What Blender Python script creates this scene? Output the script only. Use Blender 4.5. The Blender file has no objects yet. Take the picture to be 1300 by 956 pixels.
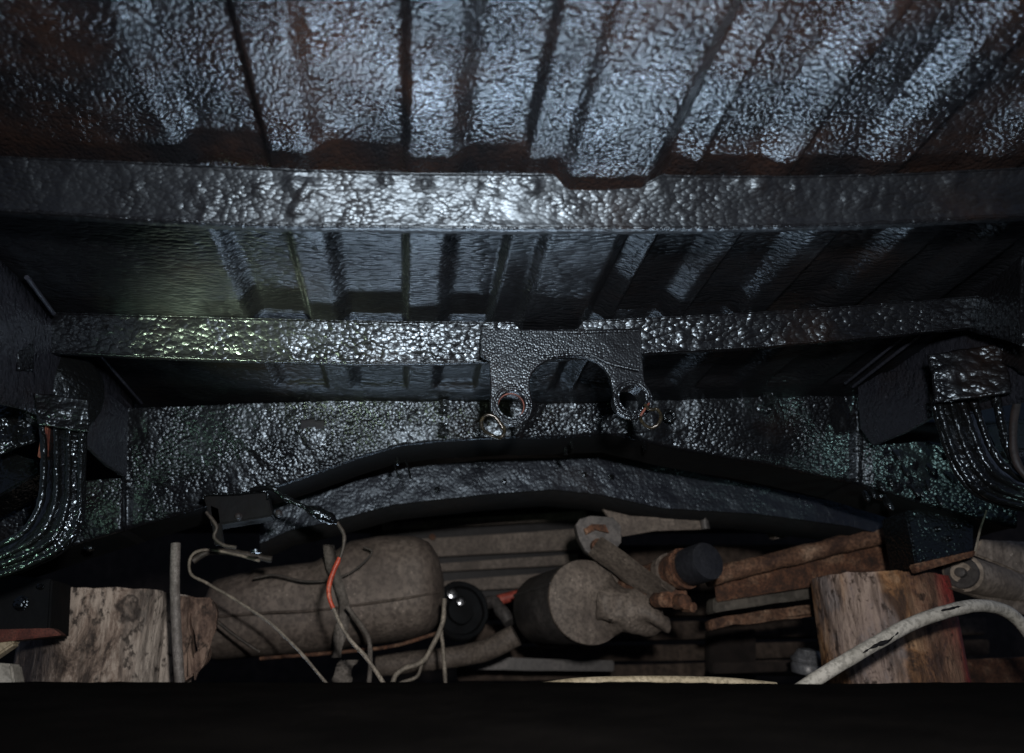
import bpy, bmesh, math, random
from mathutils import Vector, noise
random.seed(4)
scene = bpy.context.scene
R = math.radians

# ------------------------------------------------------------------ camera
F = 1000.0; CU, CV = 515.0, 478.0          # focal length / principal point in photo pixels
TH = math.atan((880.0 - CV) / F)           # camera tilted up; ribs of the floor vanish at (515, 880)
cd = bpy.data.cameras.new('camera'); cam = bpy.data.objects.new('camera', cd)
scene.collection.objects.link(cam); scene.camera = cam
cam.rotation_euler = (math.pi / 2 + TH, 0, 0)
cd.sensor_width = 36; cd.lens = 36 * F / 1300; cd.shift_x = (650 - CU) / 1300
cd.clip_start = 0.01; cd.clip_end = 100
cd.dof.use_dof = True; cd.dof.focus_distance = 1.33; cd.dof.aperture_fstop = 2.8
cd.dof.aperture_blades = 7

# ------------------------------------------------------------------ world, lamps, added fill lights, exposure
w = bpy.data.worlds.new('World'); scene.world = w; w.use_nodes = True
bg = w.node_tree.nodes['Background']
bg.inputs[0].default_value = (0.55, 0.68, 1.0, 1); bg.inputs[1].default_value = 0.13
def area(name, loc, target, size, watts, col, spread=180):
    l = bpy.data.lights.new(name, 'AREA'); l.size = size; l.energy = watts; l.color = col
    l.spread = R(spread)
    o = bpy.data.objects.new(name, l); scene.collection.objects.link(o)
    o.location = loc
    o.rotation_euler = (Vector(target) - Vector(loc)).to_track_quat('-Z', 'Y').to_euler()
    return o
area('flash', (0.10, -0.06, 0.17), (0.16, 1.0, 0.55), 0.06, 13, (1.0, 0.95, 0.91), 120)
fl_ = area('floor_lamp', (0.24, 1.42, -0.012), (0.24, 0.44, 0.60), 0.13, 2.3, (0.76, 0.88, 1.0), 56)   # work lamp lying on the ground below the picture
fl_.data.shape = 'RECTANGLE'; fl_.data.size = 0.90; fl_.data.size_y = 0.05
rl_ = area('rear_fill', (-0.02, 1.94, -0.014), (0.0, 1.18, 0.60), 0.1, 0.85, (0.70, 0.84, 1.0), 70)  # added fill light, no real source; brightens the floor bays behind the first beam
rl_.data.shape = 'RECTANGLE'; rl_.data.size = 0.7; rl_.data.size_y = 0.09
area('low_left_fill', (-0.80, 0.98, 0.05), (-0.50, 1.30, 0.36), 0.04, 0.22, (0.70, 1.0, 0.66), 70)  # added unseen light, puts green glints on the left strap
area('right_fill', (1.25, 0.92, 0.10), (1.15, 1.4, 0.45), 0.05, 0.32, (0.74, 1.0, 0.84), 50)  # added unseen light for the greenish glints on the right straps
area('left_fill', (-0.66, 0.88, 0.10), (-0.30, 1.22, 0.50), 0.05, 1.1, (0.95, 1.0, 0.60), 40)  # added unseen light, gives the second beam its yellow-green highlight
scene.view_settings.view_transform = 'Standard'; scene.view_settings.look = 'None'
scene.view_settings.exposure = 0; scene.view_settings.gamma = 1
scene.view_settings.use_curve_mapping = False

# ------------------------------------------------------------------ helpers
SN, CS = math.sin(TH), math.cos(TH)
def ray(u, v):
    a = (u - CU) / F; b = (CV - v) / F
    return Vector((a, CS - b * SN, SN + b * CS))
def P(u, v, y):
    d = ray(u, v); return d * (y / d.y)
def PZ(u, v, z):
    d = ray(u, v); return d * (z / d.z)
def PP(u, v, p0, n):
    d = ray(u, v); return d * (p0.dot(n) / d.dot(n))
def DEP(y, z): return y * CS + z * SN
def lerp(a, b, t): return a + (b - a) * t
def poly(pts, u):
    if u <= pts[0][0]: return pts[0][1]
    for (a, b), (c, d) in zip(pts, pts[1:]):
        if u <= c: return lerp(b, d, (u - a) / (c - a))
    return pts[-1][1]
def sm(a, b, x):
    t = min(1, max(0, (x - a) / (b - a))); return t * t * (3 - 2 * t)
def nz(p, s, ax=1.0): return noise.noise(Vector((p[0] * s * ax, p[1] * s, p[2] * s)))

def link(name, me, mat, parent=None, smooth=True):
    o = bpy.data.objects.new(name, me); scene.collection.objects.link(o)
    if mat:
        for m in (mat if isinstance(mat, (list, tuple)) else [mat]): me.materials.append(m)
    if smooth:
        me.polygons.foreach_set('use_smooth', [True] * len(me.polygons))
    if parent: o.parent = parent
    return o
def mesh(name, vs, fs, mat, parent=None, smooth=True):
    me = bpy.data.meshes.new(name); me.from_pydata([tuple(v) for v in vs], [], fs); me.update()
    return link(name, me, mat, parent, smooth)
def bmobj(name, bm, mat, parent=None, smooth=True):
    bmesh.ops.recalc_face_normals(bm, faces=bm.faces)
    me = bpy.data.meshes.new(name); bm.to_mesh(me); bm.free(); return link(name, me, mat, parent, smooth)
def sharp(o, deg=35):
    me = o.data
    bm = bmesh.new(); bm.from_mesh(me)
    for e in bm.edges:
        if len(e.link_faces) == 2 and e.calc_face_angle(0) > R(deg): e.smooth = False
    bm.to_mesh(me); bm.free(); return o
def grid(name, rows, mat, parent=None, skip=None, solid=0.0):
    nr, nc = len(rows), len(rows[0]); vs = [p for r in rows for p in r]; fs = []
    for i in range(nr - 1):
        for j in range(nc - 1):
            if skip and skip(i, j): continue
            a = i * nc + j; fs.append((a, a + 1, a + nc + 1, a + nc))
    o = mesh(name, vs, fs, mat, parent)
    if solid:
        m = o.modifiers.new('thick', 'SOLIDIFY'); m.thickness = solid; m.offset = 0
    return o
def spline(pts, n=8):
    pts = [Vector(p) for p in pts]; out = []
    ext = [pts[0] * 2 - pts[1]] + pts + [pts[-1] * 2 - pts[-2]]
    for i in range(1, len(ext) - 2):
        p0, p1, p2, p3 = ext[i - 1:i + 3]
        for k in range(n):
            t = k / n
            out.append(0.5 * ((2 * p1) + (p2 - p0) * t + (2 * p0 - 5 * p1 + 4 * p2 - p3) * t * t + (3 * p1 - p0 - 3 * p2 + p3) * t ** 3))
    out.append(pts[-1]); return out
def tube_bm(path, rad, sides=10, lump=0.0, ls=60, flat=1.0, bm=None):
    """tube along path; rad is a number or a function of t"""
    bm = bm or bmesh.new(); rings = []; n = len(path); up = None
    for i, p in enumerate(path):
        t = (path[min(i + 1, n - 1)] - path[max(i - 1, 0)]).normalized()
        if up is None:
            up = Vector((0, 0, 1)) if abs(t.z) < 0.9 else Vector((1, 0, 0))
        x = t.cross(up).normalized(); y = x.cross(t).normalized(); up = y
        r = rad(i / (n - 1)) if callable(rad) else rad
        ring = []
        for k in range(sides):
            a = 2 * math.pi * k / sides
            q = p + x * math.cos(a) * r + y * math.sin(a) * r * flat
            if lump: q = q + (q - p).normalized() * lump * nz(q, ls)
            ring.append(bm.verts.new(q))
        rings.append(ring)
    for a, b in zip(rings, rings[1:]):
        for k in range(sides):
            bm.faces.new((a[k], a[(k + 1) % sides], b[(k + 1) % sides], b[k]))
    bm.faces.new(rings[0][::-1]); bm.faces.new(rings[-1]); return bm
def tube(name, pts, rad, mat, parent=None, sides=10, n=8, lump=0.0, ls=60, flat=1.0):
    path = spline(pts, n) if len(pts) > 2 else [Vector(pts[0]), Vector(pts[1])]
    return sharp(bmobj(name, tube_bm(path, rad, sides, lump, ls, flat), mat, parent), 60)
def lathe(name, c, axis, prof, mat, parent=None, sides=28, lump=0.0, ls=30, cap=True):
    """prof: list of (distance along axis, radius)"""
    bm = bmesh.new(); axis = Vector(axis).normalized()
    x = axis.orthogonal().normalized(); y = axis.cross(x); rings = []
    for h, r in prof:
        ring = []
        for k in range(sides):
            a = 2 * math.pi * k / sides
            q = c + axis * h + (x * math.cos(a) + y * math.sin(a)) * max(r, 1e-4)
            if lump: q += axis * lump * nz(q, ls) + (x * math.cos(a) + y * math.sin(a)) * lump * nz(q + Vector((9, 2, 1)), ls)
            ring.append(bm.verts.new(q))
        rings.append(ring)
    for a, b in zip(rings, rings[1:]):
        for k in range(sides): bm.faces.new((a[k], a[(k + 1) % sides], b[(k + 1) % sides], b[k]))
    if cap: bm.faces.new(rings[0][::-1]); bm.faces.new(rings[-1])
    return sharp(bmobj(name, bm, mat, parent), 40)
def box8(name, pts, mat, parent=None, bev=0.003, lump=0.0, ls=40, cuts=0):
    """hexahedron from 4 front corners + 4 back corners (same order)"""
    bm = bmesh.new(); v = [bm.verts.new(p) for p in pts]
    for f in ((0, 1, 2, 3), (7, 6, 5, 4), (0, 4, 5, 1), (1, 5, 6, 2), (2, 6, 7, 3), (3, 7, 4, 0)):
        bm.faces.new([v[i] for i in f])
    if bev: bmesh.ops.bevel(bm, geom=bm.edges[:], offset=bev, segments=2, affect='EDGES', clamp_overlap=True)
    if cuts:
        bmesh.ops.subdivide_edges(bm, edges=[e for e in bm.edges if e.calc_length() > 0.02], cuts=cuts, use_grid_fill=True)
    if lump:
        for q in bm.verts: q.co += Vector((nz(q.co, ls), nz(q.co + Vector((3, 1, 7)), ls), nz(q.co + Vector((8, 5, 2)), ls))) * lump
    return sharp(bmobj(name, bm, mat, parent), 40)
def slab(name, quad, y, dep, mat, parent=None, bev=0.003, **k):
    """board seen front-on: 4 photo points at depth y, dep metres thick"""
    f = [P(u, v, y) for u, v in quad]
    return box8(name, f + [p + Vector((0, dep, 0)) for p in f], mat, parent, bev, **k)
def plate(name, outline, holes, origin, ex, ey, th, mat, parent=None, bev=0.0015):
    """flat plate with holes; outline in metres on the plane origin+ex*a+ey*b"""
    cu = bpy.data.curves.new('tmp', 'CURVE'); cu.dimensions = '2D'; cu.fill_mode = 'BOTH'
    cu.extrude = th / 2; cu.bevel_depth = bev; cu.bevel_resolution = 1
    for pl in [outline] + holes:
        s = cu.splines.new('POLY'); s.points.add(len(pl) - 1); s.use_cyclic_u = True
        for q, (a, b) in zip(s.points, pl): q.co = (a, b, 0, 1)
    t = bpy.data.objects.new('tmp', cu); scene.collection.objects.link(t)
    bpy.context.view_layer.update()
    me = bpy.data.meshes.new_from_object(t.evaluated_get(bpy.context.evaluated_depsgraph_get()))
    bpy.data.objects.remove(t); bpy.data.curves.remove(cu)
    ez = ex.cross(ey)
    for v in me.vertices: v.co = origin + ex * v.co.x + ey * v.co.y + ez * v.co.z
    me.name = name
    while me.materials: me.materials.pop()
    return sharp(link(name, me, mat, parent), 30)
def circ(a, b, r, n=28, a0=0): return [(a + r * math.cos(a0 + 2 * math.pi * i / n), b + r * math.sin(a0 + 2 * math.pi * i / n)) for i in range(n)]
def torus(name, c, axis, R0, r, mat, parent=None, n=32, arc=2 * math.pi, a0=0.0, lump=0):
    axis = Vector(axis).normalized()
    x = Vector((1, 0, 0)); x = (x - axis * x.dot(axis)).normalized(); y = axis.cross(x)
    m = n if arc > 6.2 else n + 1
    path = [c + (x * math.cos(a0 + arc * i / n) + y * math.sin(a0 + arc * i / n)) * R0 for i in range(n + 1)]
    return bmobj(name, tube_bm(path, r, 8, lump, 120), mat, parent)
def empty(name, loc=(0, 0, 0)):
    o = bpy.data.objects.new(name, None); scene.collection.objects.link(o); o.location = loc
    o.empty_display_size = 0.05
    return o
def tag(o, label, cat, group=None, kind=None):
    o['label'] = label; o['category'] = cat
    if group: o['group'] = group
    if kind: o['kind'] = kind
    return o

# ------------------------------------------------------------------ materials
def plain(name, col, rough, spec=0.5):
    m = bpy.data.materials.new(name); m.use_nodes = True; b = m.node_tree.nodes['Principled BSDF']
    b.inputs['Base Color'].default_value = (*col, 1); b.inputs['Roughness'].default_value = rough; b.inputs['Specular IOR Level'].default_value = spec; return m
class NT:
    def __init__(s, name):
        s.m = bpy.data.materials.new(name); s.m.use_nodes = True; s.t = s.m.node_tree
        s.b = s.t.nodes['Principled BSDF']; s.c = s.n('ShaderNodeNewGeometry').outputs['Position']
    def n(s, t, **k):
        x = s.t.nodes.new(t)
        for a, b in k.items(): setattr(x, a, b)
        return x
    def l(s, a, b): s.t.links.new(a, b)
    def mp(s, sc):
        m = s.n('ShaderNodeMapping'); m.inputs['Scale'].default_value = sc; s.l(s.c, m.inputs['Vector']); return m.outputs[0]
    def noise(s, scale, detail=3, sc=(1, 1, 1), rough=0.55, dist=0.0):
        x = s.n('ShaderNodeTexNoise'); x.inputs['Scale'].default_value = scale; x.inputs['Detail'].default_value = detail
        x.inputs['Roughness'].default_value = rough; x.inputs['Distortion'].default_value = dist
        s.l(s.mp(sc), x.inputs['Vector']); return x.outputs['Fac']
    def voro(s, scale, sc=(1, 1, 1), smooth=0.6, rnd=1.0):
        x = s.n('ShaderNodeTexVoronoi', feature='F1'); x.inputs['Scale'].default_value = scale
        x.inputs['Randomness'].default_value = rnd
        s.l(s.mp(sc), x.inputs['Vector']); return x.outputs['Distance']
    def ramp(s, fac, stops):
        x = s.n('ShaderNodeValToRGB'); e = x.color_ramp.elements
        while len(e) < len(stops): e.new(0.5)
        for q, (p, c) in zip(e, stops): q.position = p; q.color = (*c, 1) if len(c) == 3 else c
        s.l(fac, x.inputs[0]); return x.outputs[0]
    def math(s, op, a, b):
        x = s.n('ShaderNodeMath', operation=op)
        for i, q in enumerate((a, b)):
            if isinstance(q, (int, float)): x.inputs[i].default_value = q
            else: s.l(q, x.inputs[i])
        return x.outputs[0]
    def mix(s, f, a, b):
        x = s.n('ShaderNodeMix', data_type='RGBA')
        for i, q in ((0, f), (6, a), (7, b)):
            if isinstance(q, tuple): x.inputs[i].default_value = (*q, 1)
            elif isinstance(q, (int, float)): x.inputs[i].default_value = q
            else: s.l(q, x.inputs[i])
        return x.outputs[2]
    def bump(s, h, strength, dist, prev=None):
        x = s.n('ShaderNodeBump'); x.inputs['Strength'].default_value = strength; x.inputs['Distance'].default_value = dist
        s.l(h, x.inputs['Height'])
        if prev: s.l(prev, x.inputs['Normal'])
        return x.outputs[0]

def coat(name, cell=130, stretch=(1, 1, 1), pebble=0.004, wave=0.003, brown=0.25, rough=(0.22, 0.42), col=(0.0045, 0.0048, 0.006), brk=(0.013, 0.0075, 0.005), wavescale=45, vary=(0.25, 1.0)):
    s = NT(name)
    bn = s.noise(5.0, 5); bf = s.ramp(bn, [(0.62 - brown * 0.5, (0, 0, 0)), (0.78 - brown * 0.3, (1, 1, 1))])
    fine = s.noise(90, 3)
    s.l(s.mix(s.math('MULTIPLY', bf, fine), col, brk), s.b.inputs['Base Color'])
    s.l(s.math('ADD', rough[0], s.math('MULTIPLY', s.ramp(s.noise(16, 5), [(0.3, (0, 0, 0)), (0.7, (1, 1, 1))]), rough[1] - rough[0])), s.b.inputs['Roughness'])
    s.b.inputs['Specular Tint'].default_value = (0.66, 0.83, 1.0, 1)  # blue cast of the light on highlights, put into the coat's tint
    v = s.voro(cell, stretch)
    h = s.math('ADD', s.math('MULTIPLY', s.math('MULTIPLY', v, v), -1.0), s.math('MULTIPLY', s.noise(cell * 1.5, 3, stretch), 0.32))
    amp = s.ramp(s.noise(11, 3), [(0.34, (vary[0],) * 3), (0.64, (vary[1],) * 3)])        # coat thickness varies from place to place
    w1 = s.bump(s.noise(wavescale, 3, stretch), 1.0, wave * 3)
    s.l(s.bump(s.math('MULTIPLY', h, amp), 1.0, pebble, w1), s.b.inputs['Normal'])
    return s.m
M = {}
M['floor1'] = coat('floor_undercoat', 215, (1, 0.85, 1), 0.0021, 0.0003, 0.42, (0.19, 0.34), vary=(0.45, 1), brk=(0.028, 0.0145, 0.0095))
M['floor2'] = coat('floor_undercoat_wrinkled', 165, (0.4, 1.0, 1), 0.0021, 0.0009, 0.12, (0.28, 0.44), vary=(0.5, 1))
M['beam1'] = coat('beam_undercoat', 210, (0.6, 1, 1), 0.0013, 0.0007, 0.12, (0.30, 0.45))
M['beam2'] = coat('beam_undercoat_pebbled', 135, (0.72, 1, 1), 0.0020, 0.0009, 0.1, (0.22, 0.33), vary=(0.45, 1))
M['cross'] = coat('crossmember_undercoat', 140, (0.9, 1, 1), 0.0028, 0.0011, 0.12, (0.20, 0.36), vary=(0.2, 1))
M['smooth'] = coat('thin_undercoat', 160, (1, 1, 1), 0.0007, 0.0008, 0.1, (0.30, 0.46), col=(0.022, 0.025, 0.036))
M['bracket'] = coat('bracket_undercoat', 280, (1, 1, 1), 0.0010, 0.0005, 0.1, (0.22, 0.38))
M['gloss'] = coat('wet_black_undercoat', 130, (1, 1, 1), 0.0022, 0.0012, 0.05, (0.12, 0.26), col=(0.004, 0.0045, 0.005))
M['flange'] = coat('brown_black_flange', 60, (0.3, 1, 1), 0.0006, 0.0005, 0.9, (0.5, 0.7), col=(0.005, 0.0045, 0.0045), brk=(0.022, 0.013, 0.010))
M['wallcoat'] = coat('side_wall_undercoat', 125, (1, 1, 1), 0.0020, 0.0018, 0.15, (0.20, 0.40), col=(0.016, 0.018, 0.025), vary=(0.15, 1))
M['matte'] = coat('matte_black', 60, (1, 1, 1), 0.0006, 0.0005, 0.6, (0.7, 0.85), col=(0.004, 0.004, 0.004), brk=(0.007, 0.005, 0.004))
M['matte'].node_tree.nodes['Principled BSDF'].inputs['Specular IOR Level'].default_value = 0.2

def dusty(name, c1, c2, c3, scale=7, rough=0.8, bumpd=0.001, spots=True, metal=0.0, grime=0.45):
    s = NT(name)
    n1 = s.noise(scale, 6, rough=0.65); n2 = s.noise(scale * 9, 4)
    c = s.ramp(n1, [(0.33, c1), (0.50, c2), (0.67, c3)])
    c = s.mix(s.ramp(n2, [(0.40, (0.6, 0.6, 0.6)), (0.54, (0, 0, 0))]), c, tuple(x * 0.5 for x in c1))
    c = s.mix(s.ramp(s.noise(scale * 3.2, 6, (1, 1, 0.35), 0.7, 0.8), [(0.44, (grime,) * 3), (0.60, (0, 0, 0))]), c, tuple(x * 0.4 for x in c1))
    if spots:
        sp = s.ramp(s.voro(60, smooth=0.0), [(0.10, (1, 1, 1)), (0.17, (0, 0, 0))])
        c = s.mix(s.math('MULTIPLY', sp, s.ramp(n1, [(0.5, (0, 0, 0)), (0.6, (0.6, 0.6, 0.6))])), c, tuple(min(1, x * 1.8) for x in c3))
    s.l(c, s.b.inputs['Base Color']); s.b.inputs['Roughness'].default_value = rough; s.b.inputs['Metallic'].default_value = metal
    s.l(s.bump(s.noise(scale * 12, 5), 0.7, bumpd), s.b.inputs['Normal'])
    return s.m
M['taupe'] = dusty('dusty_taupe_metal', (0.075, 0.060, 0.050), (0.140, 0.116, 0.097), (0.185, 0.156, 0.132), 14, 0.7, 0.00022, grime=0.35)
M['tank'] = dusty('dusty_tank', (0.085, 0.067, 0.057), (0.145, 0.119, 0.101), (0.185, 0.155, 0.132), 9, 0.7, 0.00025, grime=0.35)
M['dkgrey'] = dusty('dusty_dark_metal', (0.045, 0.042, 0.042), (0.08, 0.075, 0.073), (0.115, 0.104, 0.10), 9, 0.5, 0.0003)
M['rust'] = dusty('rust', (0.03, 0.015, 0.010), (0.13, 0.055, 0.028), (0.27, 0.16, 0.10), 20, 0.85, 0.003, False)
M['rustbeam'] = dusty('rusty_beam', (0.04, 0.018, 0.012), (0.20, 0.105, 0.062), (0.34, 0.235, 0.165), 15, 0.85, 0.003, False)
M['redrust'] = dusty('red_rust', (0.05, 0.012, 0.008), (0.13, 0.032, 0.02), (0.18, 0.06, 0.04), 30, 0.7, 0.001, False)
M['red'] = dusty('red_paint', (0.32, 0.05, 0.035), (0.45, 0.09, 0.06), (0.45, 0.15, 0.1), 20, 0.6, 0.0005, False)
M['orange'] = dusty('orange_wire', (0.22, 0.035, 0.018), (0.62, 0.075, 0.03), (0.62, 0.22, 0.13), 45, 0.5, 0.0003, False)
M['wire'] = dusty('dusty_wire', (0.12, 0.105, 0.085), (0.22, 0.195, 0.16), (0.34, 0.30, 0.24), 30, 0.65, 0.0005, False)
M['darkwire'] = dusty('dark_wire', (0.02, 0.018, 0.016), (0.05, 0.042, 0.035), (0.1, 0.085, 0.07), 30, 0.6, 0.0005, False)
M['greyrod'] = dusty('grey_rod', (0.12, 0.11, 0.10), (0.2, 0.185, 0.175), (0.28, 0.26, 0.25), 40, 0.6, 0.0008, False)
M['hose'] = dusty('dirty_white_hose', (0.36, 0.35, 0.31), (0.52, 0.51, 0.46), (0.58, 0.57, 0.52), 14, 0.5, 0.0004, False, grime=0.12)
M['cream'] = dusty('cream_hose', (0.3, 0.25, 0.16), (0.42, 0.36, 0.25), (0.5, 0.44, 0.32), 14, 0.6, 0.0004, False, grime=0.12)
M['armpaint'] = dusty('dusty_suspension_arm', (0.24, 0.20, 0.16), (0.40, 0.34, 0.28), (0.48, 0.42, 0.35), 9, 0.75)
M['cloth'] = dusty('dusty_tape', (0.08, 0.07, 0.06), (0.16, 0.145, 0.13), (0.22, 0.2, 0.18), 20, 0.9, 0.002, False)
M['plankgrey'] = dusty('grey_plank', (0.06, 0.055, 0.045), (0.12, 0.11, 0.095), (0.19, 0.17, 0.145), 6, 0.85, 0.002, False)
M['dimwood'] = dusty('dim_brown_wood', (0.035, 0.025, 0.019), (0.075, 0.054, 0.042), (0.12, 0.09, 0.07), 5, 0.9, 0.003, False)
M['black'] = dusty('black_rubber', (0.010, 0.010, 0.012), (0.016, 0.016, 0.018), (0.022, 0.022, 0.024), 20, 0.5, 0.0004, False)
M['black'].node_tree.nodes['Principled BSDF'].inputs['Specular IOR Level'].default_value = 0.2
M['capblack'] = dusty('black_plastic_cap', (0.016, 0.018, 0.024), (0.02, 0.022, 0.028), (0.026, 0.028, 0.034), 20, 0.45, 0.0002, False)
M['steel'] = dusty('shiny_steel', (0.35, 0.37, 0.4), (0.5, 0.52, 0.55), (0.6, 0.62, 0.66), 40, 0.25, 0.0003, False, 1.0)
M['zinc'] = dusty('dull_zinc', (0.10, 0.105, 0.115), (0.16, 0.17, 0.185), (0.24, 0.25, 0.27), 30, 0.35, 0.0004, False)
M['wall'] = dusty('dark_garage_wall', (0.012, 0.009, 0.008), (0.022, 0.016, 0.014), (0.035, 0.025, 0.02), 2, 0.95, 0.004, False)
def ground_mat():
    s = NT('oil_black_earth')
    n = s.noise(9, 6); g = s.noise(140, 4)
    s.l(s.ramp(n, [(0.35, (0.0015, 0.0014, 0.0014)), (0.7, (0.004, 0.0036, 0.0034))]), s.b.inputs['Base Color'])
    s.b.inputs['Roughness'].default_value = 1.0; s.b.inputs['Specular IOR Level'].default_value = 0.02
    s.l(s.bump(s.math('ADD', s.noise(35, 5), s.math('MULTIPLY', g, 0.4)), 0.9, 0.01), s.b.inputs['Normal'])
    return s.m
M['ground'] = ground_mat()
def log_mat(name, pale, mid, dark, extra=None, knots=()):
    """debarked, weathered log: fibres run up the trunk; stains, knots and streaks with a shape of their own"""
    s = NT(name)
    fib = s.noise(70, 5, (1, 1, 0.12), 0.6); blot = s.noise(17, 7, (1, 1, 0.5), rough=0.72, dist=0.5); dots = s.noise(48, 5, (1, 1, 0.7), 0.65)
    c = s.ramp(blot, [(0.41, dark), (0.49, mid), (0.57, pale)])
    if extra: c = extra(s, c)
    c = s.mix(s.ramp(fib, [(0.38, (0.6, 0.6, 0.6)), (0.52, (0, 0, 0))]), c, tuple(x * 0.6 for x in dark))
    c = s.mix(s.ramp(dots, [(0.36, (0.9, 0.9, 0.9)), (0.45, (0, 0, 0))]), c, tuple(x * 0.35 for x in dark))
    for (kp, kr) in knots:
        d = s.n('ShaderNodeVectorMath', operation='DISTANCE'); s.l(s.c, d.inputs[0]); d.inputs[1].default_value = kp
        q = s.math('ADD', d.outputs['Value'], s.math('MULTIPLY', s.math('SUBTRACT', s.noise(30, 4), 0.5), kr * 1.3))
        q = s.math('DIVIDE', q, kr * 1.6)
        c = s.mix(s.ramp(q, [(0.28, (0.55,) * 3), (0.42, (0.25,) * 3), (0.56, (0.95,) * 3), (0.66, (0.2,) * 3), (0.9, (0, 0, 0))]), c, tuple(x * 0.4 for x in dark))
    s.l(c, s.b.inputs['Base Color']); s.b.inputs['Roughness'].default_value = 0.7
    s.l(s.bump(s.math('ADD', s.math('ADD', fib, dots), s.math('MULTIPLY', blot, 0.9)), 1.0, 0.008), s.b.inputs['Normal'])
    return s.m
def xstreak(s, c, x0, x1, x2, col, amt, zs=1.0):
    sep = s.n('ShaderNodeSeparateXYZ'); s.l(s.c, sep.inputs[0])
    x = s.math('ADD', sep.outputs[0], s.math('MULTIPLY', s.math('SUBTRACT', s.noise(14, 4, (1, 1, 0.3)), 0.5), 0.12))
    mr = s.n('ShaderNodeMapRange', interpolation_type='SMOOTHSTEP'); s.l(x, mr.inputs[0])
    mr.inputs[1].default_value = x0; mr.inputs[2].default_value = x1
    f = mr.outputs[0]
    if x2 is not None:
        m2 = s.n('ShaderNodeMapRange', interpolation_type='SMOOTHSTEP'); s.l(x, m2.inputs[0])
        m2.inputs[1].default_value = x2; m2.inputs[2].default_value = x2 + (x1 - x0); m2.inputs[3].default_value = 1; m2.inputs[4].default_value = 0
        f = s.math('MULTIPLY', f, m2.outputs[0])
    return s.mix(s.math('MULTIPLY', f, amt), c, col)
M['log1'] = log_mat('weathered_log', (0.46, 0.39, 0.33), (0.23, 0.175, 0.14), (0.055, 0.040, 0.033),
    lambda s, c: xstreak(s, xstreak(s, c, -0.86, -0.80, -0.77, (0.03, 0.028, 0.032), 0.75), -0.60, -0.56, -0.52, (0.42, 0.39, 0.35), 0.5), (((P(163, 772, 1.762)), 0.03),))
M['log2'] = log_mat('stained_log', (0.44, 0.27, 0.15), (0.28, 0.14, 0.058), (0.07, 0.036, 0.02),
    lambda s, c: xstreak(s, xstreak(s, xstreak(s, c, 0.97, 1.0, 1.03, (0.36, 0.33, 0.33), 0.6), 1.08, 1.14, None, (0.11, 0.06, 0.055), 0.6), 1.16, 1.22, None, (0.34, 0.02, 0.022), 0.85), ((P(1080, 742, 1.78), 0.026),))

# ------------------------------------------------------------------ ground and back wall (setting)
def gz(x, y):
    z = -0.045 + 0.0585 * sm(0.25, 1.22, y) - 0.040 * sm(1.25, 1.33, y)
    return z + 0.003 * nz((x, y, 0), 3) + 0.0022 * nz((x, y, 3), 17) + 0.0012 * nz((x, y, 5), 47)
ys = [-1.5, -0.8, -0.3] + [i * 0.03 for i in range(0, 60)] + [1.9, 2.1, 2.4, 2.8, 3.4, 4.2, 5.2]
xs = [-4, -3, -2.2] + [-1.6 + i * 0.015 for i in range(240)] + [2.2, 3, 4]
g = grid('ground', [[Vector((x, y, gz(x, y))) for x in xs] for y in ys], M['ground']); g['kind'] = 'structure'
bw = box8('back_wall', [Vector(p) for p in ((-4, 5, -0.1), (4, 5, -0.1), (4, 5, 2.2), (-4, 5, 2.2), (-4, 5.2, -0.1), (4, 5.2, -0.1), (4, 5.2, 2.2), (-4, 5.2, 2.2))], M['wall'], None, 0)
bw['kind'] = 'structure'

# ------------------------------------------------------------------ the vehicle underbody
veh = tag(empty('vehicle_underbody', (0, 0, 0)), 'underside of a jacked-up vehicle freshly coated in glossy black undercoat', 'vehicle')
XL, XR = -0.655, 1.02
def zf(x): return 0.600 + (0.07 if x < 0 else 0.018) * x * x
UPS = [(-0.262, -0.168), (-0.106, 0.0), (0.066, 0.146), (0.318, 0.345), (0.362, 0.445), (0.482, 0.565), (0.620, 0.703), (0.77, 0.84), (0.90, 0.96)]
def prof(x, y):
    up = 0.0
    for i, (a, b) in enumerate(UPS):
        sl, sr = (0.034, 0.012) if x < 0.2 else (0.010, 0.040)
        up = max(up, sm(a - sl * 0.5, a + sl * 0.5, x) * (1 - sm(b - sr * 0.5, b + sr * 0.5, x)))
    up *= 1 - sm(1.545, 1.575, y)
    up *= 1 - 0.55 * sm(0.745, 0.795, y) * (1 - sm(0.84, 0.86, y))
    z = zf(x) + 0.016 * up
    z -= 0.014 * sm(0.185, 0.205, x) * (1 - sm(0.295, 0.315, x)) * (1 - sm(1.545, 1.575, y))
    return z
xs = [XL + (XR - XL) * i / 430 for i in range(431)]
ys = [0.30 + i * 0.009 for i in range(165)]
rows = []
for y in ys:
    r = []
    for x in xs:
        p = Vector((x, y, prof(x, y)))
        p.z += 0.0016 * nz(p, 26) + 0.0009 * nz(p, 70, 0.6) + 0.0025 * nz(p, 6)
        r.append(p)
    rows.append(r)
fl = grid('floor_panel', rows, [M['floor1'], M['floor2']], veh)
nc = len(xs) - 1
for i, f in enumerate(fl.data.polygons): f.material_index = 0 if ys[i // nc] < 0.85 else 1
box8('floor_extension', [Vector(p) for p in ((-1.6, 1.785, 0.60), (2.0, 1.785, 0.60), (2.0, 1.785, 0.66), (-1.6, 1.785, 0.66), (-1.6, 3.2, 0.60), (2.0, 3.2, 0.60), (2.0, 3.2, 0.66), (-1.6, 3.2, 0.66))], M['smooth'], veh, 0.002)

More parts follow.
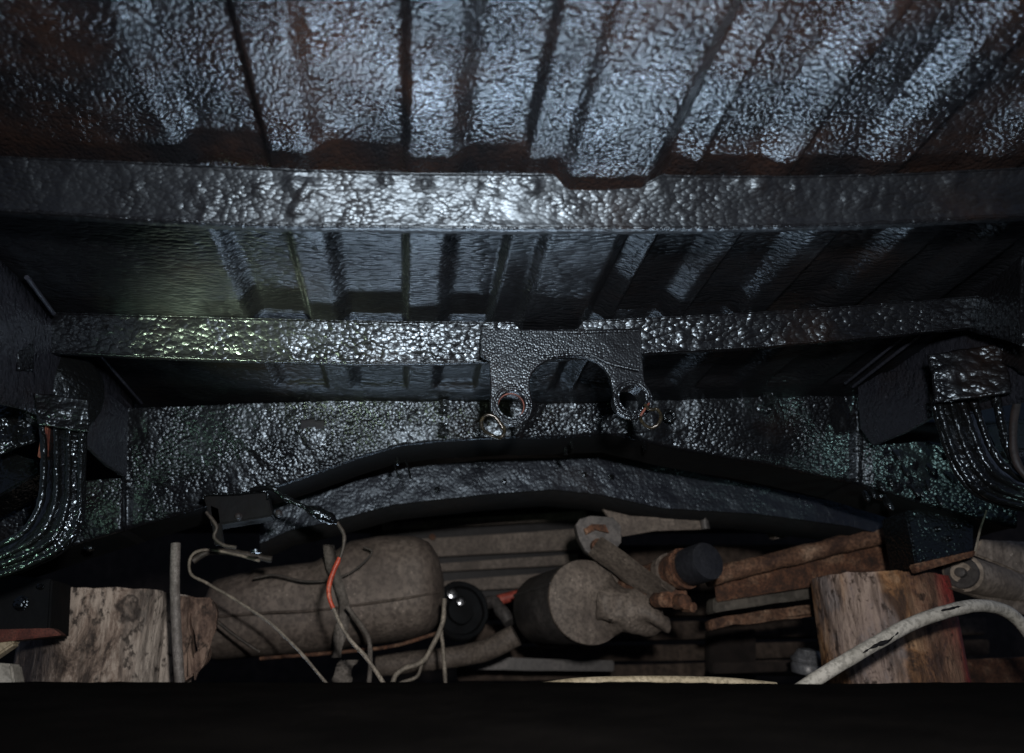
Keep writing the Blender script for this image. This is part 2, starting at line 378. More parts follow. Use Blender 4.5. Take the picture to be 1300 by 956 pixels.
def beam(name, top, topbase, bot, tilt, mat, u0, u1, step, bulges, amp, lip=0.014, rows_n=18):
    n = Vector((0, -math.cos(R(tilt)), -math.sin(R(tilt))))
    cols = []
    k = int((u1 - u0) / step)
    for i in range(k + 1):
        u = u0 + (u1 - u0) * i / k
        vb = poly(topbase, u); z = 0.6
        for _ in range(3): T0 = PZ(u, vb, z); z = zf(T0.x)
        T = PP(u, poly(top, u), T0, n); B = PP(u, poly(bot, u), T0, n)
        col = [T + Vector((0, 0.010, 0.004)), T + Vector((0, 0.003, 0.001))]
        for j in range(rows_n + 1):
            t = j / rows_n; p = T.lerp(B, t); v = lerp(poly(top, u), poly(bot, u), t)
            d = amp * (nz(p, 38, 0.8) + 0.7 * nz(p, 95, 0.8)) + amp * 1.6 * nz(p, 12)
            d += 0.004 * (1 - sm(0, 0.07, t)) * 0.4 + 0.0018 * sm(0.90, 0.97, t)
            for (bu, bv, br, bh) in bulges:
                q = ((u - bu) ** 2 + (v - bv) ** 2) / (br * br)
                if q < 6: d += bh * math.exp(-q)
            if j == rows_n: p = p + Vector((0, 0, 0.0012 * nz(p, 150)))
            col.append(p + n * d)
        e = col[-1]
        col += [e + Vector((0, 0.003, -0.0012)), e + Vector((0, lip, 0.0)), e + Vector((0, lip, 0.004))]
        cols.append(col)
    o = grid(name, [[c[j] for c in cols] for j in range(len(cols[0]))], mat, veh)
    bmobj('top_bead', tube_bm([c[2] + Vector((0, -0.0004, 0.0003)) for c in cols], 0.0013, 6, 0.0010, 150), mat, o)
    bmobj('edge_bead', tube_bm([c[-4] + Vector((0, 0.0005, 0.0004)) for c in cols], 0.0021, 7, 0.0016, 190), M['bracket'], o)
    return o
B1T0 = [(-160, 192), (0, 200), (150, 206), (280, 212), (400, 217), (515, 221), (700, 222), (840, 224), (1000, 225), (1150, 222), (1300, 214), (1600, 198)]
B1T = [(-160, 192), (0, 200), (150, 206), (280, 212), (400, 217), (515, 221), (705, 222), (722, 233), (820, 234), (838, 224), (1000, 225), (1150, 222), (1300, 214), (1600, 198)]
B1B = [(-160, 254), (0, 267), (150, 276), (280, 284), (400, 287), (650, 290), (900, 289), (1100, 284), (1300, 273), (1600, 250)]
random.seed(8)
bl1 = [(372, 232, 10, 0.005), (384, 250, 9, 0.006), (376, 268, 8, 0.005), (392, 236, 8, 0.004), (490, 229, 7, 0.005), (540, 233, 8, 0.005), (676, 237, 9, 0.005), (330, 236, 8, 0.003), (1210, 228, 14, 0.004), (965, 232, 12, 0.004), (835, 236, 12, 0.004)]
bl1 += [(random.uniform(150, 1300), random.uniform(225, 280), random.uniform(3, 7), random.uniform(0.001, 0.0025)) for _ in range(60)]
beam('cross_beam', B1T, B1T0, B1B, 28, M['beam1'], -150, 1590, 3.5, bl1, 0.0011)
B2T0 = [(15, 396), (150, 400), (300, 404), (450, 408), (560, 409), (650, 410), (740, 408), (830, 404), (960, 397), (1100, 388), (1260, 375)]
B2T = [(15, 396), (150, 400), (300, 404), (450, 408), (560, 409), (652, 410), (664, 418), (726, 418), (738, 408), (830, 404), (960, 397), (1100, 388), (1260, 375)]
B2B = [(15, 444), (150, 451), (300, 457), (450, 461), (560, 461), (700, 456), (830, 447), (960, 440), (1100, 428), (1260, 412)]
bl2 = [(random.uniform(40, 1240), random.uniform(400, 455), random.uniform(3, 6), random.uniform(0.001, 0.003)) for _ in range(80)]
beam('cross_beam', B2T, B2T0, B2B, 21, M['beam2'], 14, 1262, 3.2, bl2, 0.0014, rows_n=16)

# crossmember with the arch
YC = 1.645
CT = [(160, 519), (300, 513), (430, 509), (560, 506), (700, 500), (830, 495), (960, 490), (1092, 486)]
CB = [(-80, 735), (0, 722), (105, 686), (260, 641), (330, 622), (380, 606), (455, 579), (506, 564), (558, 557), (628, 554), (690, 551), (786, 547), (811, 555), (859, 567), (920, 579), (1000, 592), (1090, 612), (1180, 640), (1290, 668)]
CTX = [(-80, 660), (0, 648), (60, 622), (110, 610), (155, 607), (160, 519)] + CT[1:] + [(1093, 545), (1108, 566), (1180, 560), (1290, 580)]
def tov(u): return poly(CTX, u)
cols = []; us = [(-80 + i * 3.0) for i in range(458)]
NR = 30
for u in us:
    T = P(u, tov(u), YC); B = P(u, poly(CB, u), YC); B = P(u, poly(CB, u), YC + 0.26 * (T.z - B.z)); col = []
    for j in range(NR + 1):
        t = j / NR; p = T.lerp(B, t); v = lerp(tov(u), poly(CB, u), t)
        d = 0.0022 * nz(p, 30) + 0.0014 * nz(p, 80) + 0.005 * nz(p, 9)
        # pressed centre panel and shallow steps
        d -= 0.012 * sm(668, 690, u + (v - 520) * 0.5) * (1 - sm(772, 796, u - (v - 520) * 0.7))
        d += 0.010 * sm(850, 905, u) * (1 - sm(975, 1000, u)) * (1 - abs(t - 0.5))
        d += 0.004 * math.exp(-((v - 540 - (u - 280) * 0.75) / 5) ** 2) * sm(270, 300, u) * (1 - sm(330, 360, u))
        p = p + Vector((0, -d, 0)); col.append(p)
    e = col[-1]
    for dy, dz in ((0.003, -0.003), (0.008, -0.004)): col.append(e + Vector((0, dy, dz)))
    cols.append(col)
def cskip(i, j):
    u = us[j] + 1.5; v = lerp(tov(u), poly(CB, u), min(1, (i + 0.5) / NR))
    return 383 < u < 412 and 532 < v < 545 + (u - 383) * -0.05
cm = grid('crossmember', [[c[j] for c in cols] for j in range(len(cols[0]))], M['cross'], veh, cskip)
rows = [[], [], [], []]
for c in cols[::4]:
    e = c[-1]; rows[0].append(e + Vector((0, 0.0, 0.001)))
    rows[1].append(e + Vector((0, 0.06, 0.002 + 0.001 * nz(e, 20)))); rows[2].append(e + Vector((0, 0.135, 0.0))); rows[3].append(e + Vector((0, 0.135, 0.05)))
sharp(grid('bottom_flange', rows, M['matte'], cm), 30)
slab('slot_backing', [(372, 525), (424, 525), (424, 552), (372, 552)], YC + 0.035, 0.004, M['flange'], cm, 0.001)
def nut(u, v, y, r, parent, mat, name='bolt', ax=(0, -1, 0), hexn=6):
    return lathe(name, P(u, v, y), ax, [(-0.004, r * 1.25), (0.002, r * 1.25), (0.003, r), (0.011, r * 0.95), (0.0125, r * 0.6)], mat, parent, sides=10)
ring = torus('drain_ring', P(850, 528, YC - 0.014), (0, -1, -0.2), 0.011, 0.0045, M['gloss'], cm)
for u, v in ((505, 584), (726, 563), (718, 571), (818, 566)): nut(u, v, YC + 0.03, 0.0045, cm, M['gloss'], ax=(0, -0.3, -1))
for u, v, ang in ((563, 516, 0), (563, 545, 0)):
    slab('clip', [(557, v - 9), (570, v - 9), (570, v + 7), (557, v + 7)], YC - 0.022, 0.012, M['gloss'], cm, 0.002)
slab('clip', [(969, 497), (981, 495), (986, 512), (972, 514)], YC - 0.03, 0.012, M['gloss'], cm, 0.003)
nut(975, 520, YC - 0.022, 0.006, cm, M['gloss'])
for u, v in ((325, 701), (1118, 632), (113, 697)): lathe('bolt', P(u, v, YC + 0.03), (0, 0, -1), [(-0.004, 0.013), (0.002, 0.012), (0.003, 0.006), (0.005, 0.004)], M['gloss'], cm, 14)
# small wires hanging at the arch
tube('wire_stub', [P(500, 585, YC + 0.05), P(503, 598, YC + 0.05), P(507, 606, YC + 0.05)], 0.0022, M['gloss'], cm, 6, 4)
tube('wire_stub', [P(514, 582, YC + 0.05), P(519, 596, YC + 0.05), P(521, 608, YC + 0.05)], 0.0028, M['gloss'], cm, 6, 4)

# second, rear crossmember
Y2 = 2.0
RT = [(330, 640), (383, 645), (440, 628), (518, 608), (620, 597), (780, 594), (843, 605), (960, 630), (1080, 655), (1220, 690)]
RB = [(330, 690), (365, 674), (410, 664), (500, 640), (620, 627), (700, 621), (760, 627), (843, 645), (960, 652), (1080, 668), (1220, 705)]
cols = []
for i in range(151):
    u = 330 + 890 * i / 150; T = P(u, poly(RT, u) - 14, Y2); B = P(u, poly(RB, u), Y2); col = []
    for j in range(9):
        p = T.lerp(B, j / 8); p.y += 0.003 * nz(p, 25) + 0.002 * nz(p, 60); col.append(p)
    e = col[-1]; col += [e + Vector((0, 0.006, -0.004)), e + Vector((0, 0.01, -0.022)), e + Vector((0, 0.10, -0.022))]
    cols.append(col)
M['slate'] = coat('slate_undercoat', 120, (1, 1, 1), 0.0016, 0.0010, 0.15, (0.28, 0.48), col=(0.011, 0.0125, 0.018))
rc = grid('rear_crossmember', [[c[j] for c in cols] for j in range(9)], M['slate'], veh)
grid('rear_flange', [[c[j] for c in cols] for j in range(8, 12)], M['matte'], rc)
for u, v in ((640, 612), (742, 603), (776, 606), (555, 622)):
    lathe('bolt', P(u, v, Y2 - 0.002), (0, -1, 0), [(0, 0.008), (0.004, 0.008), (0.006, 0.004)], M['gloss'], rc, 10)

# side panels (vertical inner walls)
def wall(name, X, pts, mat, sgn):
    """pts: (y, ztop, zbottom)"""
    rows = [[], [], [], [], [], [], [], []]
    n = 60
    y0, y1 = pts[0][0], pts[-1][0]
    for i in range(n + 1):
        y = lerp(y0, y1, i / n); zb = poly([(a, c) for a, b, c in pts], y); zt = poly([(a, b) for a, b, c in pts], y)
        for j in range(8):
            p = Vector((X, y, lerp(zt, zb, j / 7)))
            p.x += sgn * (0.003 * nz(p, 14) + 0.0012 * nz(p, 60)); rows[j].append(p)
    return grid(name, rows, mat, veh, solid=0.003)
def ztowall(X, u, v):
    d = ray(u, v); t = X / d.x; return d * t
XLW, XRW = -0.63, 1.0
# bottom curve of the left wall, from the photograph
lw = [ztowall(XLW, u, v) for u, v in ((-150, 470), (-40, 505), (30, 520), (80, 540), (105, 558), (135, 585), (158, 604))]
wall('side_panel', XLW, [(p.y, 0.625, p.z) for p in lw], M['wallcoat'], 1)
rw = [ztowall(XRW, u, v) for u, v in ((1480, 470), (1330, 505), (1250, 520), (1185, 530), (1150, 547), (1112, 563), (1096, 547))]
wall('side_panel', XRW, [(p.y, 0.63, p.z) for p in rw], M['wallcoat'], -1)
# raised seams where the floor turns into the side walls
for (a, b, r) in (((99, 452), (166, 517), 0.0035), ((128, 452), (180, 512), 0.003), ((-10, 345), (22, 392), 0.004), ((34, 352), (68, 398), 0.004),
                  ((1168, 425), (1083, 491), 0.0035), ((1150, 425), (1073, 487), 0.003)):
    pa, pb = PZ(a[0], a[1], 0.607), PZ(b[0], b[1], 0.607)
    tube('body_seam', [pa, pa.lerp(pb, 0.5), pb], r, M['smooth'], veh, 8, 6, 0.0006)
# gusset doublers beside the crossmember
def flatplate(name, pts, y, th, mat, parent, tiltx=0.0, bev=0.002, holes=()):
    ex = Vector((math.cos(tiltx), math.sin(tiltx), 0)); ey = Vector((0, 0, 1)); n = ex.cross(ey)
    o = P(pts[0][0], pts[0][1], y)
    def loc(u, v): q = PP(u, v, o, n) - o; return (q.dot(ex), q.dot(ey))
    return plate(name, [loc(*p) for p in pts], [circ(*loc(u, v), r, 14) for u, v, r in holes], o, ex, ey, th, mat, parent, bev)
flatplate('gusset', [(107, 478), (160, 520), (158, 604), (135, 590), (106, 562)], 1.375, 0.006, M['wallcoat'], veh, R(86))
flatplate('gusset', [(1092, 492), (1122, 474), (1178, 470), (1186, 528), (1150, 548), (1111, 564), (1096, 545)], 1.575, 0.006, M['wallcoat'], veh, R(-86), holes=((1129, 503, 0.007),))
flatplate('gusset_rib', [(1090, 488), (1098, 488), (1112, 545), (1108, 562), (1094, 543)], 1.60, 0.010, M['cross'], veh, R(-20))
tube('seam_bead', [P(152, 517, 1.60), P(153, 560, 1.60), P(152, 603, 1.60)], 0.006, M['gloss'], veh, 8, 6, 0.0015)

# corner gussets where the second beam meets the side rails
def lumpplate(name, quad, y0, y1, mat, parent, n=26, amp=0.003, th=0.006):
    a, b, c, d = quad; rows = []
    for j in range(n + 1):
        r = []
        for i in range(n + 1):
            s, t = i / n, j / n
            u = lerp(lerp(a[0], b[0], s), lerp(d[0], c[0], s), t); v = lerp(lerp(a[1], b[1], s), lerp(d[1], c[1], s), t)
            p = P(u, v, lerp(y0, y1, s)); dd = amp * (nz(p, 30) + 0.7 * nz(p, 75)) + amp * 1.2 * nz(p, 11)
            r.append(p + Vector((0, -dd, 0)))
        rows.append(r)
    return grid(name, rows, mat, parent, solid=th)
lumpplate('corner_gusset', [(18, 372), (42, 392), (40, 470), (22, 470)], 1.17, 1.21, M['beam2'], veh)
lumpplate('corner_gusset', [(1224, 372), (1300, 325), (1300, 440), (1228, 418)], 1.21, 1.06, M['beam2'], veh)
lumpplate('side_rail', [(-60, 325), (22, 385), (24, 470), (-60, 520)], 1.02, 1.24, M['cross'], veh, amp=0.005)
lumpplate('side_rail', [(1262, 405), (1400, 330), (1400, 520), (1262, 455)], 1.22, 1.0, M['cross'], veh, amp=0.005)
lumpplate('wheel_arch_lip', [(-60, 462), (40, 458), (48, 560), (-60, 600)], 1.30, 1.36, M['gloss'], veh, amp=0.006)
lumpplate('wheel_arch_lip', [(1236, 425), (1400, 420), (1400, 560), (1250, 475)], 1.34, 1.25, M['gloss'], veh, amp=0.006)
# round spring seat on the left inner wall
c = P(82, 497, 1.345)
lathe('spring_seat', c, (0.65, -0.75, -0.12), [(-0.03, 0.075), (0.0, 0.074), (0.008, 0.064), (0.012, 0.05), (0.020, 0.034), (0.022, 0.018)], M['gloss'], veh, 30, 0.004, 28)
lumpplate('strap_mount', [(1176, 452), (1275, 436), (1282, 500), (1186, 512)], 1.245, 1.20, M['cross'], veh, amp=0.005)
lumpplate('strap_mount', [(44, 500), (112, 508), (112, 548), (50, 540)], 1.235, 1.24, M['cross'], veh, amp=0.005)

# ribbed bump-stop straps left and right
def strap(outer, inner, y, label, nr=4):
    n = 10; o = spline([P(u, v, y) for u, v in outer], n); i_ = spline([P(u, v, y) for u, v in inner], n)
    rows = []; m = 13
    for k in range(m + 1):
        t = k / m; r = []
        for a, b in zip(o, i_):
            p = a.lerp(b, t); p = p + Vector((0, 0.010 - 0.012 * (math.sin(math.pi * t)) + 0.002 * nz(p, 40), 0)); r.append(p)
        rows.append(r)
    st = grid('ribbed_strap', rows, M['gloss'], veh, solid=0.008)
    if label: st['label'] = label
    for k in range(nr):
        t = [0.03, 0.36, 0.66, 0.97][k] if nr == 4 else k / (nr - 1)
        path = [a.lerp(b, t) + Vector((0, -0.008, 0)) for a, b in zip(o, i_)]
        bmobj('ridge', tube_bm(path, 0.0058, 8, 0.0022, 90), M['gloss'], st)
    return st
strap([(54, 528), (57, 590), (52, 640), (30, 676), (-15, 700), (-60, 712)], [(108, 545), (106, 600), (104, 655), (84, 695), (30, 722), (-40, 742)], 1.26, None)
strap([(1184, 500), (1198, 555), (1218, 602), (1250, 632), (1310, 648), (1360, 652)], [(1222, 478), (1240, 530), (1258, 575), (1280, 600), (1310, 615), (1360, 620)], 1.27, None)
tube('brake_line', [P(1262, 492, 1.24), P(1270, 530, 1.24), P(1282, 575, 1.24), P(1300, 600, 1.24), P(1340, 615, 1.24)], 0.007, M['gloss'], veh, 8, 8, 0.0015)
tube('brake_line', [P(1292, 505, 1.22), P(1286, 545, 1.22), P(1290, 585, 1.22), P(1310, 615, 1.22)], 0.006, M['flange'], veh, 8, 8, 0.001)
slab('rusty_edge', [(55, 525), (63, 523), (57, 578), (47, 580)], 1.25, 0.02, M['redrust'], veh, 0.002, lump=0.002)
slab('axle_stop', [(-40, 560), (50, 585), (50, 602), (-40, 650)], 1.46, 0.10, M['gloss'], veh, 0.004, lump=0.004, cuts=4)
slab('axle_stop', [(-40, 510), (22, 520), (24, 548), (-40, 580)], 1.38, 0.06, M['gloss'], veh, 0.006, lump=0.005, cuts=4)
slab('axle_stop', [(1250, 540), (1360, 520), (1360, 570), (1262, 572)], 1.48, 0.06, M['gloss'], veh, 0.004, lump=0.004, cuts=4)
# rail ends that rest on the logs
re_ = slab('rail_end', [(-40, 726), (66, 735), (62, 806), (-40, 812)], 1.60, 0.10, M['matte'], veh, 0.004)
nut(27, 766, 1.598, 0.012, re_, M['gloss']); nut(52, 745, 1.598, 0.005, re_, M['gloss'])
slab('rail_lip', [(-40, 800), (66, 797), (78, 806), (-40, 820)], 1.57, 0.03, M['redrust'], re_, 0.002, lump=0.001)
re2 = slab('rail_end', [(1150, 648), (1238, 640), (1236, 704), (1164, 722)], 1.72, 0.10, M['gloss'], veh, 0.004)
slab('rail_lip', [(1160, 716), (1240, 698), (1238, 706), (1164, 727)], 1.71, 0.02, M['rust'], re2, 0.002, lump=0.001)
for u, v in ((1190, 672), (1204, 684), (1216, 668)): nut(u, v, 1.718, 0.005, re2, M['gloss'])
random.seed(3)
for k in range(16):
    u = random.uniform(1098, 1230); v = random.uniform(575, 640) ; 
    lathe('coating_drip', P(u, v, YC - 0.02), (random.uniform(-.2, .2), -0.4, -1), [(-0.012, 0.004), (-0.006, 0.0065), (0.006, 0.007), (0.014, 0.004), (0.017, 0.001)], M['gloss'], cm, 8, 0.002, 90)

# ------------------------------------------------------------------ bracket with two eyes on the second beam
o0 = P(649, 514, 1.231); tl = R(6)
ex = Vector((1, 0, 0)); ey = Vector((0, -math.sin(tl), math.cos(tl))); bn = ex.cross(ey)
def bl(u, v): q = PP(u, v, o0, bn) - o0; return (q.dot(ex), q.dot(ey))
r1 = 0.0335; c1 = bl(649, 515); c2 = bl(801, 507)
out = [bl(*p) for p in ((612, 420), (700, 421), (812, 419), (813, 452), (816, 486))]
out += [(c2[0] + r1 * math.cos(a), c2[1] + r1 * math.sin(a)) for a in [R(25 - i * 15) for i in range(12)]]
out += [bl(*p) for p in ((778, 492), (775, 480), (768, 468), (757, 459), (744, 454), (728, 452), (708, 453), (694, 457), (682, 464), (674, 473), (670, 484), (671, 496))]
out += [(c1[0] + r1 * math.cos(a), c1[1] + r1 * math.sin(a)) for a in [R(0 - i * 15) for i in range(13)]]
out += [bl(*p) for p in ((624, 492), (623, 458), (612, 452))]
br = plate('mounting_bracket', out, [circ(c1[0], c1[1], 0.0245), circ(c2[0], c2[1], 0.0235)], o0, ex, ey, 0.007, M['bracket'], veh, 0.0018)
for c, r in ((c1, 0.0270), (c2, 0.0260)):
    w = o0 + ex * c[0] + ey * c[1]
    lathe('bushing', w, bn, [(-0.030, r), (0.009, r), (0.0105, r - 0.0012), (0.0105, r - 0.004), (0.009, r - 0.0048), (-0.030, r - 0.0052)], M['bracket'], br, 36, cap=False)
    torus('weld_ring', w + bn * 0.0045, bn, r + 0.003, 0.0028, M['bracket'], br, 36, lump=0.0015)
lathe('bushing_rust', o0 + ex * c1[0] + ey * c1[1] + bn * 0.002, bn, [(-0.012, 0.0222), (-0.004, 0.0222), (-0.004, 0.0208), (-0.012, 0.0208)], M['redrust'], br, 30, cap=False)
# upper stiffening flange of the bracket
tube('bracket_fold', [P(620, 421, 1.220), P(720, 422, 1.214), P(810, 420, 1.214)], 0.0035, M['bracket'], br, 8, 10, 0.0012, 90)
tube('bracket_fold', [P(690, 453, 1.214), P(745, 450, 1.214), P(775, 462, 1.214), P(811, 470, 1.214)], 0.003, M['bracket'], br, 8, 10, 0.0012, 90)
M['hook'] = dusty('coated_spring_wire', (0.008, 0.008, 0.006), (0.018, 0.016, 0.011), (0.05, 0.042, 0.025), 60, 0.22, 0.0004, False)
# wire spring loops hooked to the eyes
tube('spring_hook', [P(u, v, y) for u, v, y in ((640, 546, 1.205), (629, 530, 1.20), (618, 527, 1.20), (611, 535, 1.20), (614, 546, 1.20), (625, 553, 1.195), (634, 556, 1.20), (640, 550, 1.20), (639, 541, 1.205), (632, 535, 1.21))], 0.0029, M['hook'], br, 8, 8)
tube('spring_hook', [P(u, v, y) for u, v, y in ((819, 514, 1.205), (824, 520, 1.20), (834, 520, 1.20), (839, 529, 1.195), (835, 539, 1.195), (825, 543, 1.20), (816, 537, 1.205), (813, 531, 1.21))], 0.0029, M['hook'], br, 8, 8)
tube('rust_run', [P(824, 512, 1.205), P(816, 523, 1.203), P(813, 528, 1.205)], 0.002, M['redrust'], br, 6, 4)

# black bracket box and hose on the left of the arch
ub = slab('light_bracket', [(258, 628), (338, 622), (346, 655), (268, 668)], 1.60, 0.05, M['matte'], veh, 0.003)
tube('bracket_edge', [P(257, 634, 1.595), P(262, 628, 1.595), P(300, 627, 1.595), P(336, 624, 1.595), P(340, 634, 1.595)], 0.0035, M['gloss'], ub, 8, 8, 0.0014, 120)
slab('bracket_leg', [(266, 640), (278, 645), (284, 690), (272, 692)], 1.60, 0.012, M['matte'], ub, 0.002)
tube('bracket_wire', [P(262, 650, 1.6), P(275, 668, 1.6), P(272, 682, 1.6), P(284, 692, 1.6), P(300, 695, 1.6)], 0.004, M['darkwire'], ub, 7, 6)
nut(303, 656, 1.598, 0.006, ub, M['flange']); nut(354, 652, 1.60, 0.006, ub, M['flange'])
hs = tube('wiring_hose', [P(318, 622, 1.59), P(345, 620, 1.58), P(362, 632, 1.58), P(385, 643, 1.58), P(405, 652, 1.58), P(428, 663, 1.59)], lambda t: 0.0055 + 0.007 * sm(0.62, 0.75, t) * (1 - sm(0.92, 1, t)), M['gloss'], None, 9, 8, 0.0035, 70)
tag(hs, 'black coated hose with a taped lump running from the bracket under the arch', 'hose')

# ------------------------------------------------------------------ logs
def log(name, u0, u1, vtop, y, r, mat, label, ragged=0.0):
    cx = (P(u0, 800, y).x + P(u1, 800, y).x) / 2; zt = P((u0 + u1) / 2, vtop, y - r * 0.9).z
    t = tag(empty(name, (cx, y, -0.03)), label, 'log', 'log props under the vehicle')
    bm = bmesh.new(); S = 72; H = 22; rings = []
    for i in range(H + 1):
        z = lerp(-0.045, zt, i / H) + 0.03; ring = []
        for k in range(S):
            a = 2 * math.pi * k / S
            q = Vector((math.cos(a), math.sin(a), 0))
            d = 1 + 0.05 * nz(q, 1.7) + 0.025 * nz((q.x, q.y, z * 1.2), 5) + 0.012 * nz((q.x, q.y, z * 0.3), 16)
            if ragged: d -= ragged * math.exp(-((a - 5.75) / 0.10) ** 2) * (0.6 + 0.4 * nz((0, 0, z), 25))
            rr = r * d * (0.985 if i == H else 1)
            ring.append(bm.verts.new((q.x * rr, q.y * rr, z + (0.004 * nz((q.x * 3, q.y * 3, 1), 2) if i > H - 2 else 0))))
        rings.append(ring)
    for a, b in zip(rings, rings[1:]):
        for k in range(S): bm.faces.new((a[k], a[(k + 1) % S], b[(k + 1) % S], b[k]))
    bm.faces.new(rings[-1]); bm.faces.new(rings[0][::-1])
    o = sharp(bmobj('trunk', bm, mat, t), 50); return t, cx, zt
l1, cx1, zt1 = log('log', 22, 262, 747, 1.95, 0.195, M['log1'], 'pale weathered log propping the left side below the rail end', 0.16)
def onlog(t, u, v, y): return P(u, v, y) - t.location
def knot(t, u, v, y, r, mat):
    k = lathe('knot', onlog(t, u, v, y), (-0.05, -1, 0.05), [(-0.03, r * 1.35), (-0.014, r * 1.25), (-0.009, r), (-0.010, r * 0.8), (-0.016, r * 0.6), (-0.013, r * 0.3)], mat, t, 20, 0.007, 30)
M['knot'] = log_mat('log_knot', (0.16, 0.11, 0.08), (0.08, 0.052, 0.038), (0.03, 0.02, 0.016))
M['bark'] = log_mat('torn_bark', (0.24, 0.17, 0.13), (0.14, 0.09, 0.068), (0.05, 0.03, 0.022))
for q in ([(238, 752), (268, 762), (276, 800), (252, 832)], [(228, 755), (240, 753), (246, 860), (226, 870)], [(244, 835), (268, 808), (262, 835), (246, 868)]):
    f = [onlog(l1, u, v, 1.86) for u, v in q]
    box8('bark', f + [p + Vector((0, 0.03, 0)) for p in f], M['bark'], l1, 0.004, 0.010, 22, 5)
l2, cx2, zt2 = log('log', 1034, 1208, 727, 1.92, 0.145, M['log2'], 'brown stained log with red paint propping the right side behind the white hose')

l2.rotation_euler = (0, R(3), 0)
# ------------------------------------------------------------------ fuel tank
ft = tag(empty('fuel_tank', (P(400, 770, 2.3).x, 2.3, P(400, 830, 2.3).z)), 'dusty taupe tank with a seam and rounded end behind the wires', 'fuel tank')
def ftl(p): return p - ft.location
TT = [(262, 760), (275, 738), (330, 724), (400, 716), (430, 700), (445, 690), (480, 684), (525, 684), (545, 692), (557, 710), (563, 735), (564, 752)]
TB = [(262, 800), (275, 838), (330, 834), (400, 829), (430, 826), (445, 822), (480, 817), (525, 811), (545, 803), (557, 790), (563, 770), (564, 756)]
rows = []; SEC = 44
for i in range(75):
    t = i / 74; u = 262 + 302 * (t if t < 0.8 else 0.8 + 0.2 * math.sin((t - 0.8) / 0.2 * math.pi / 2))
    a = P(u, poly(TT, u), 2.30); b = P(u, poly(TB, u), 2.30); c = (a + b) / 2; h = (a - b).length / 2
    dep = min(0.17, h * 1.3)
    row = []
    for k in range(SEC + 1):
        an = 2 * math.pi * k / SEC; ca, sa = math.cos(an), math.sin(an)
        e = 0.72
        q = c + Vector((0, -dep * math.copysign(abs(ca) ** e, ca), h * math.copysign(abs(sa) ** e, sa)))
        q.y += 0.004 * nz(q, 7); q.z += 0.002 * nz(q, 9); row.append(ftl(q))
    rows.append(row)
grid('shell', rows, M['tank'], ft)
tube('seam', [ftl(P(u, v, y)) for u, v, y in ((272, 783, 2.155), (340, 778, 2.132), (400, 775, 2.132), (470, 766, 2.132), (530, 757, 2.134), (556, 752, 2.17))], 0.0085, M['tank'], ft, 8, 8, 0.001, 40, 0.45)
tube('lower_edge', [ftl(P(u, v, y)) for u, v, y in ((330, 836, 2.2), (430, 828, 2.2), (500, 820, 2.2), (560, 802, 2.2))], 0.005, M['rust'], ft, 8, 6, 0.001)

# tape strap hanging in front of the tank
def ribbon(name, pts, width, y, mat, label, cat, n=8):
    path = spline([P(u, v, y) for u, v in pts], n); rows = [[], [], []]
    for i, p in enumerate(path):
        t = i / (len(path) - 1); a = nz((t * 3, y, 1), 2.3) * 0.9
        wd = width * (1 + 0.35 * nz((t, 7, y), 6))
        dx = Vector((math.cos(a), math.sin(a), 0)) * wd * 0.5
        rows[0].append(p - dx); rows[1].append(p + Vector((0, -0.004, 0))); rows[2].append(p + dx)
    o = grid(name, rows, mat, None, solid=0.002); return tag(o, label, cat)
ribbon('tape_strap', [(417, 692), (422, 720), (432, 748), (438, 775), (432, 805), (427, 835)], 0.030, 2.08, M['cloth'], 'frayed grey tape strip hanging over the middle of the tank', 'tape')
ribbon('tape_strap', [(444, 838), (436, 850), (434, 875)], 0.045, 2.07, M['cloth'], 'torn end of grey tape hanging near the ground under the tank', 'tape', 6)

# ------------------------------------------------------------------ slats behind
sp = tag(empty('slatted_panel', (P(640, 700, 2.75).x, 2.75, P(640, 760, 2.75).z)), 'dusty taupe panel of horizontal slats behind the muffler', 'panel')
for q in ([(485, 664), (745, 648), (745, 659), (485, 673)], [(505, 686), (738, 671), (738, 697), (505, 709)], [(550, 716), (735, 703), (735, 716), (550, 726)], [(560, 738), (735, 724), (735, 742), (560, 752)]):
    f = [P(u, v, 2.75) - sp.location for u, v in q]
    box8('slat', f + [p + Vector((0, 0.03, 0)) for p in f], M['taupe'], sp, 0.003, 0.002, 5, 3)
f = [P(u, v, 2.80) - sp.location for u, v in ((470, 645), (790, 630), (790, 765), (470, 770))]
box8('backing', f + [p + Vector((0, 0.02, 0)) for p in f], M['black'], sp, 0.002)
nut_ = lathe('bolt', P(549, 682, 2.75) - sp.location, (0, -1, 0), [(0, 0.012), (0.008, 0.011), (0.010, 0.004)], M['rust'], sp, 10)

# ------------------------------------------------------------------ muffler
mu = tag(empty('muffler', P(745, 800, 2.1)), 'dusty grey muffler with round end cap and capped rusty outlet pipe', 'muffler')
def ml(p): return p - mu.location
ca, cb = P(746, 764, 2.02), P(694, 776, 2.32); ax = (ca - cb).normalized(); L = (ca - cb).length
lathe('body', ml(cb), ax, [(-0.03, 0.05), (-0.015, 0.085), (0, 0.098), (0.01, 0.101), (L - 0.012, 0.099), (L, 0.097)], M['dkgrey'], mu, 44, 0.002, 14)
lathe('end_cap', ml(ca), ax, [(-0.008, 0.101), (-0.001, 0.103), (0.004, 0.101), (0.005, 0.094), (0.012, 0.080), (0.016, 0.05), (0.017, 0.01)], M['taupe'], mu, 44, 0.0025, 12)
sd = Vector((-0.75, -0.25, 0.35)).normalized(); sd = (sd - ax * sd.dot(ax)).normalized()
tube('lock_seam', [ml(cb + sd * 0.101), ml(cb + sd * 0.101 + ax * L * 0.5), ml(ca + sd * 0.100)], 0.005, M['dkgrey'], mu, 8, 6)
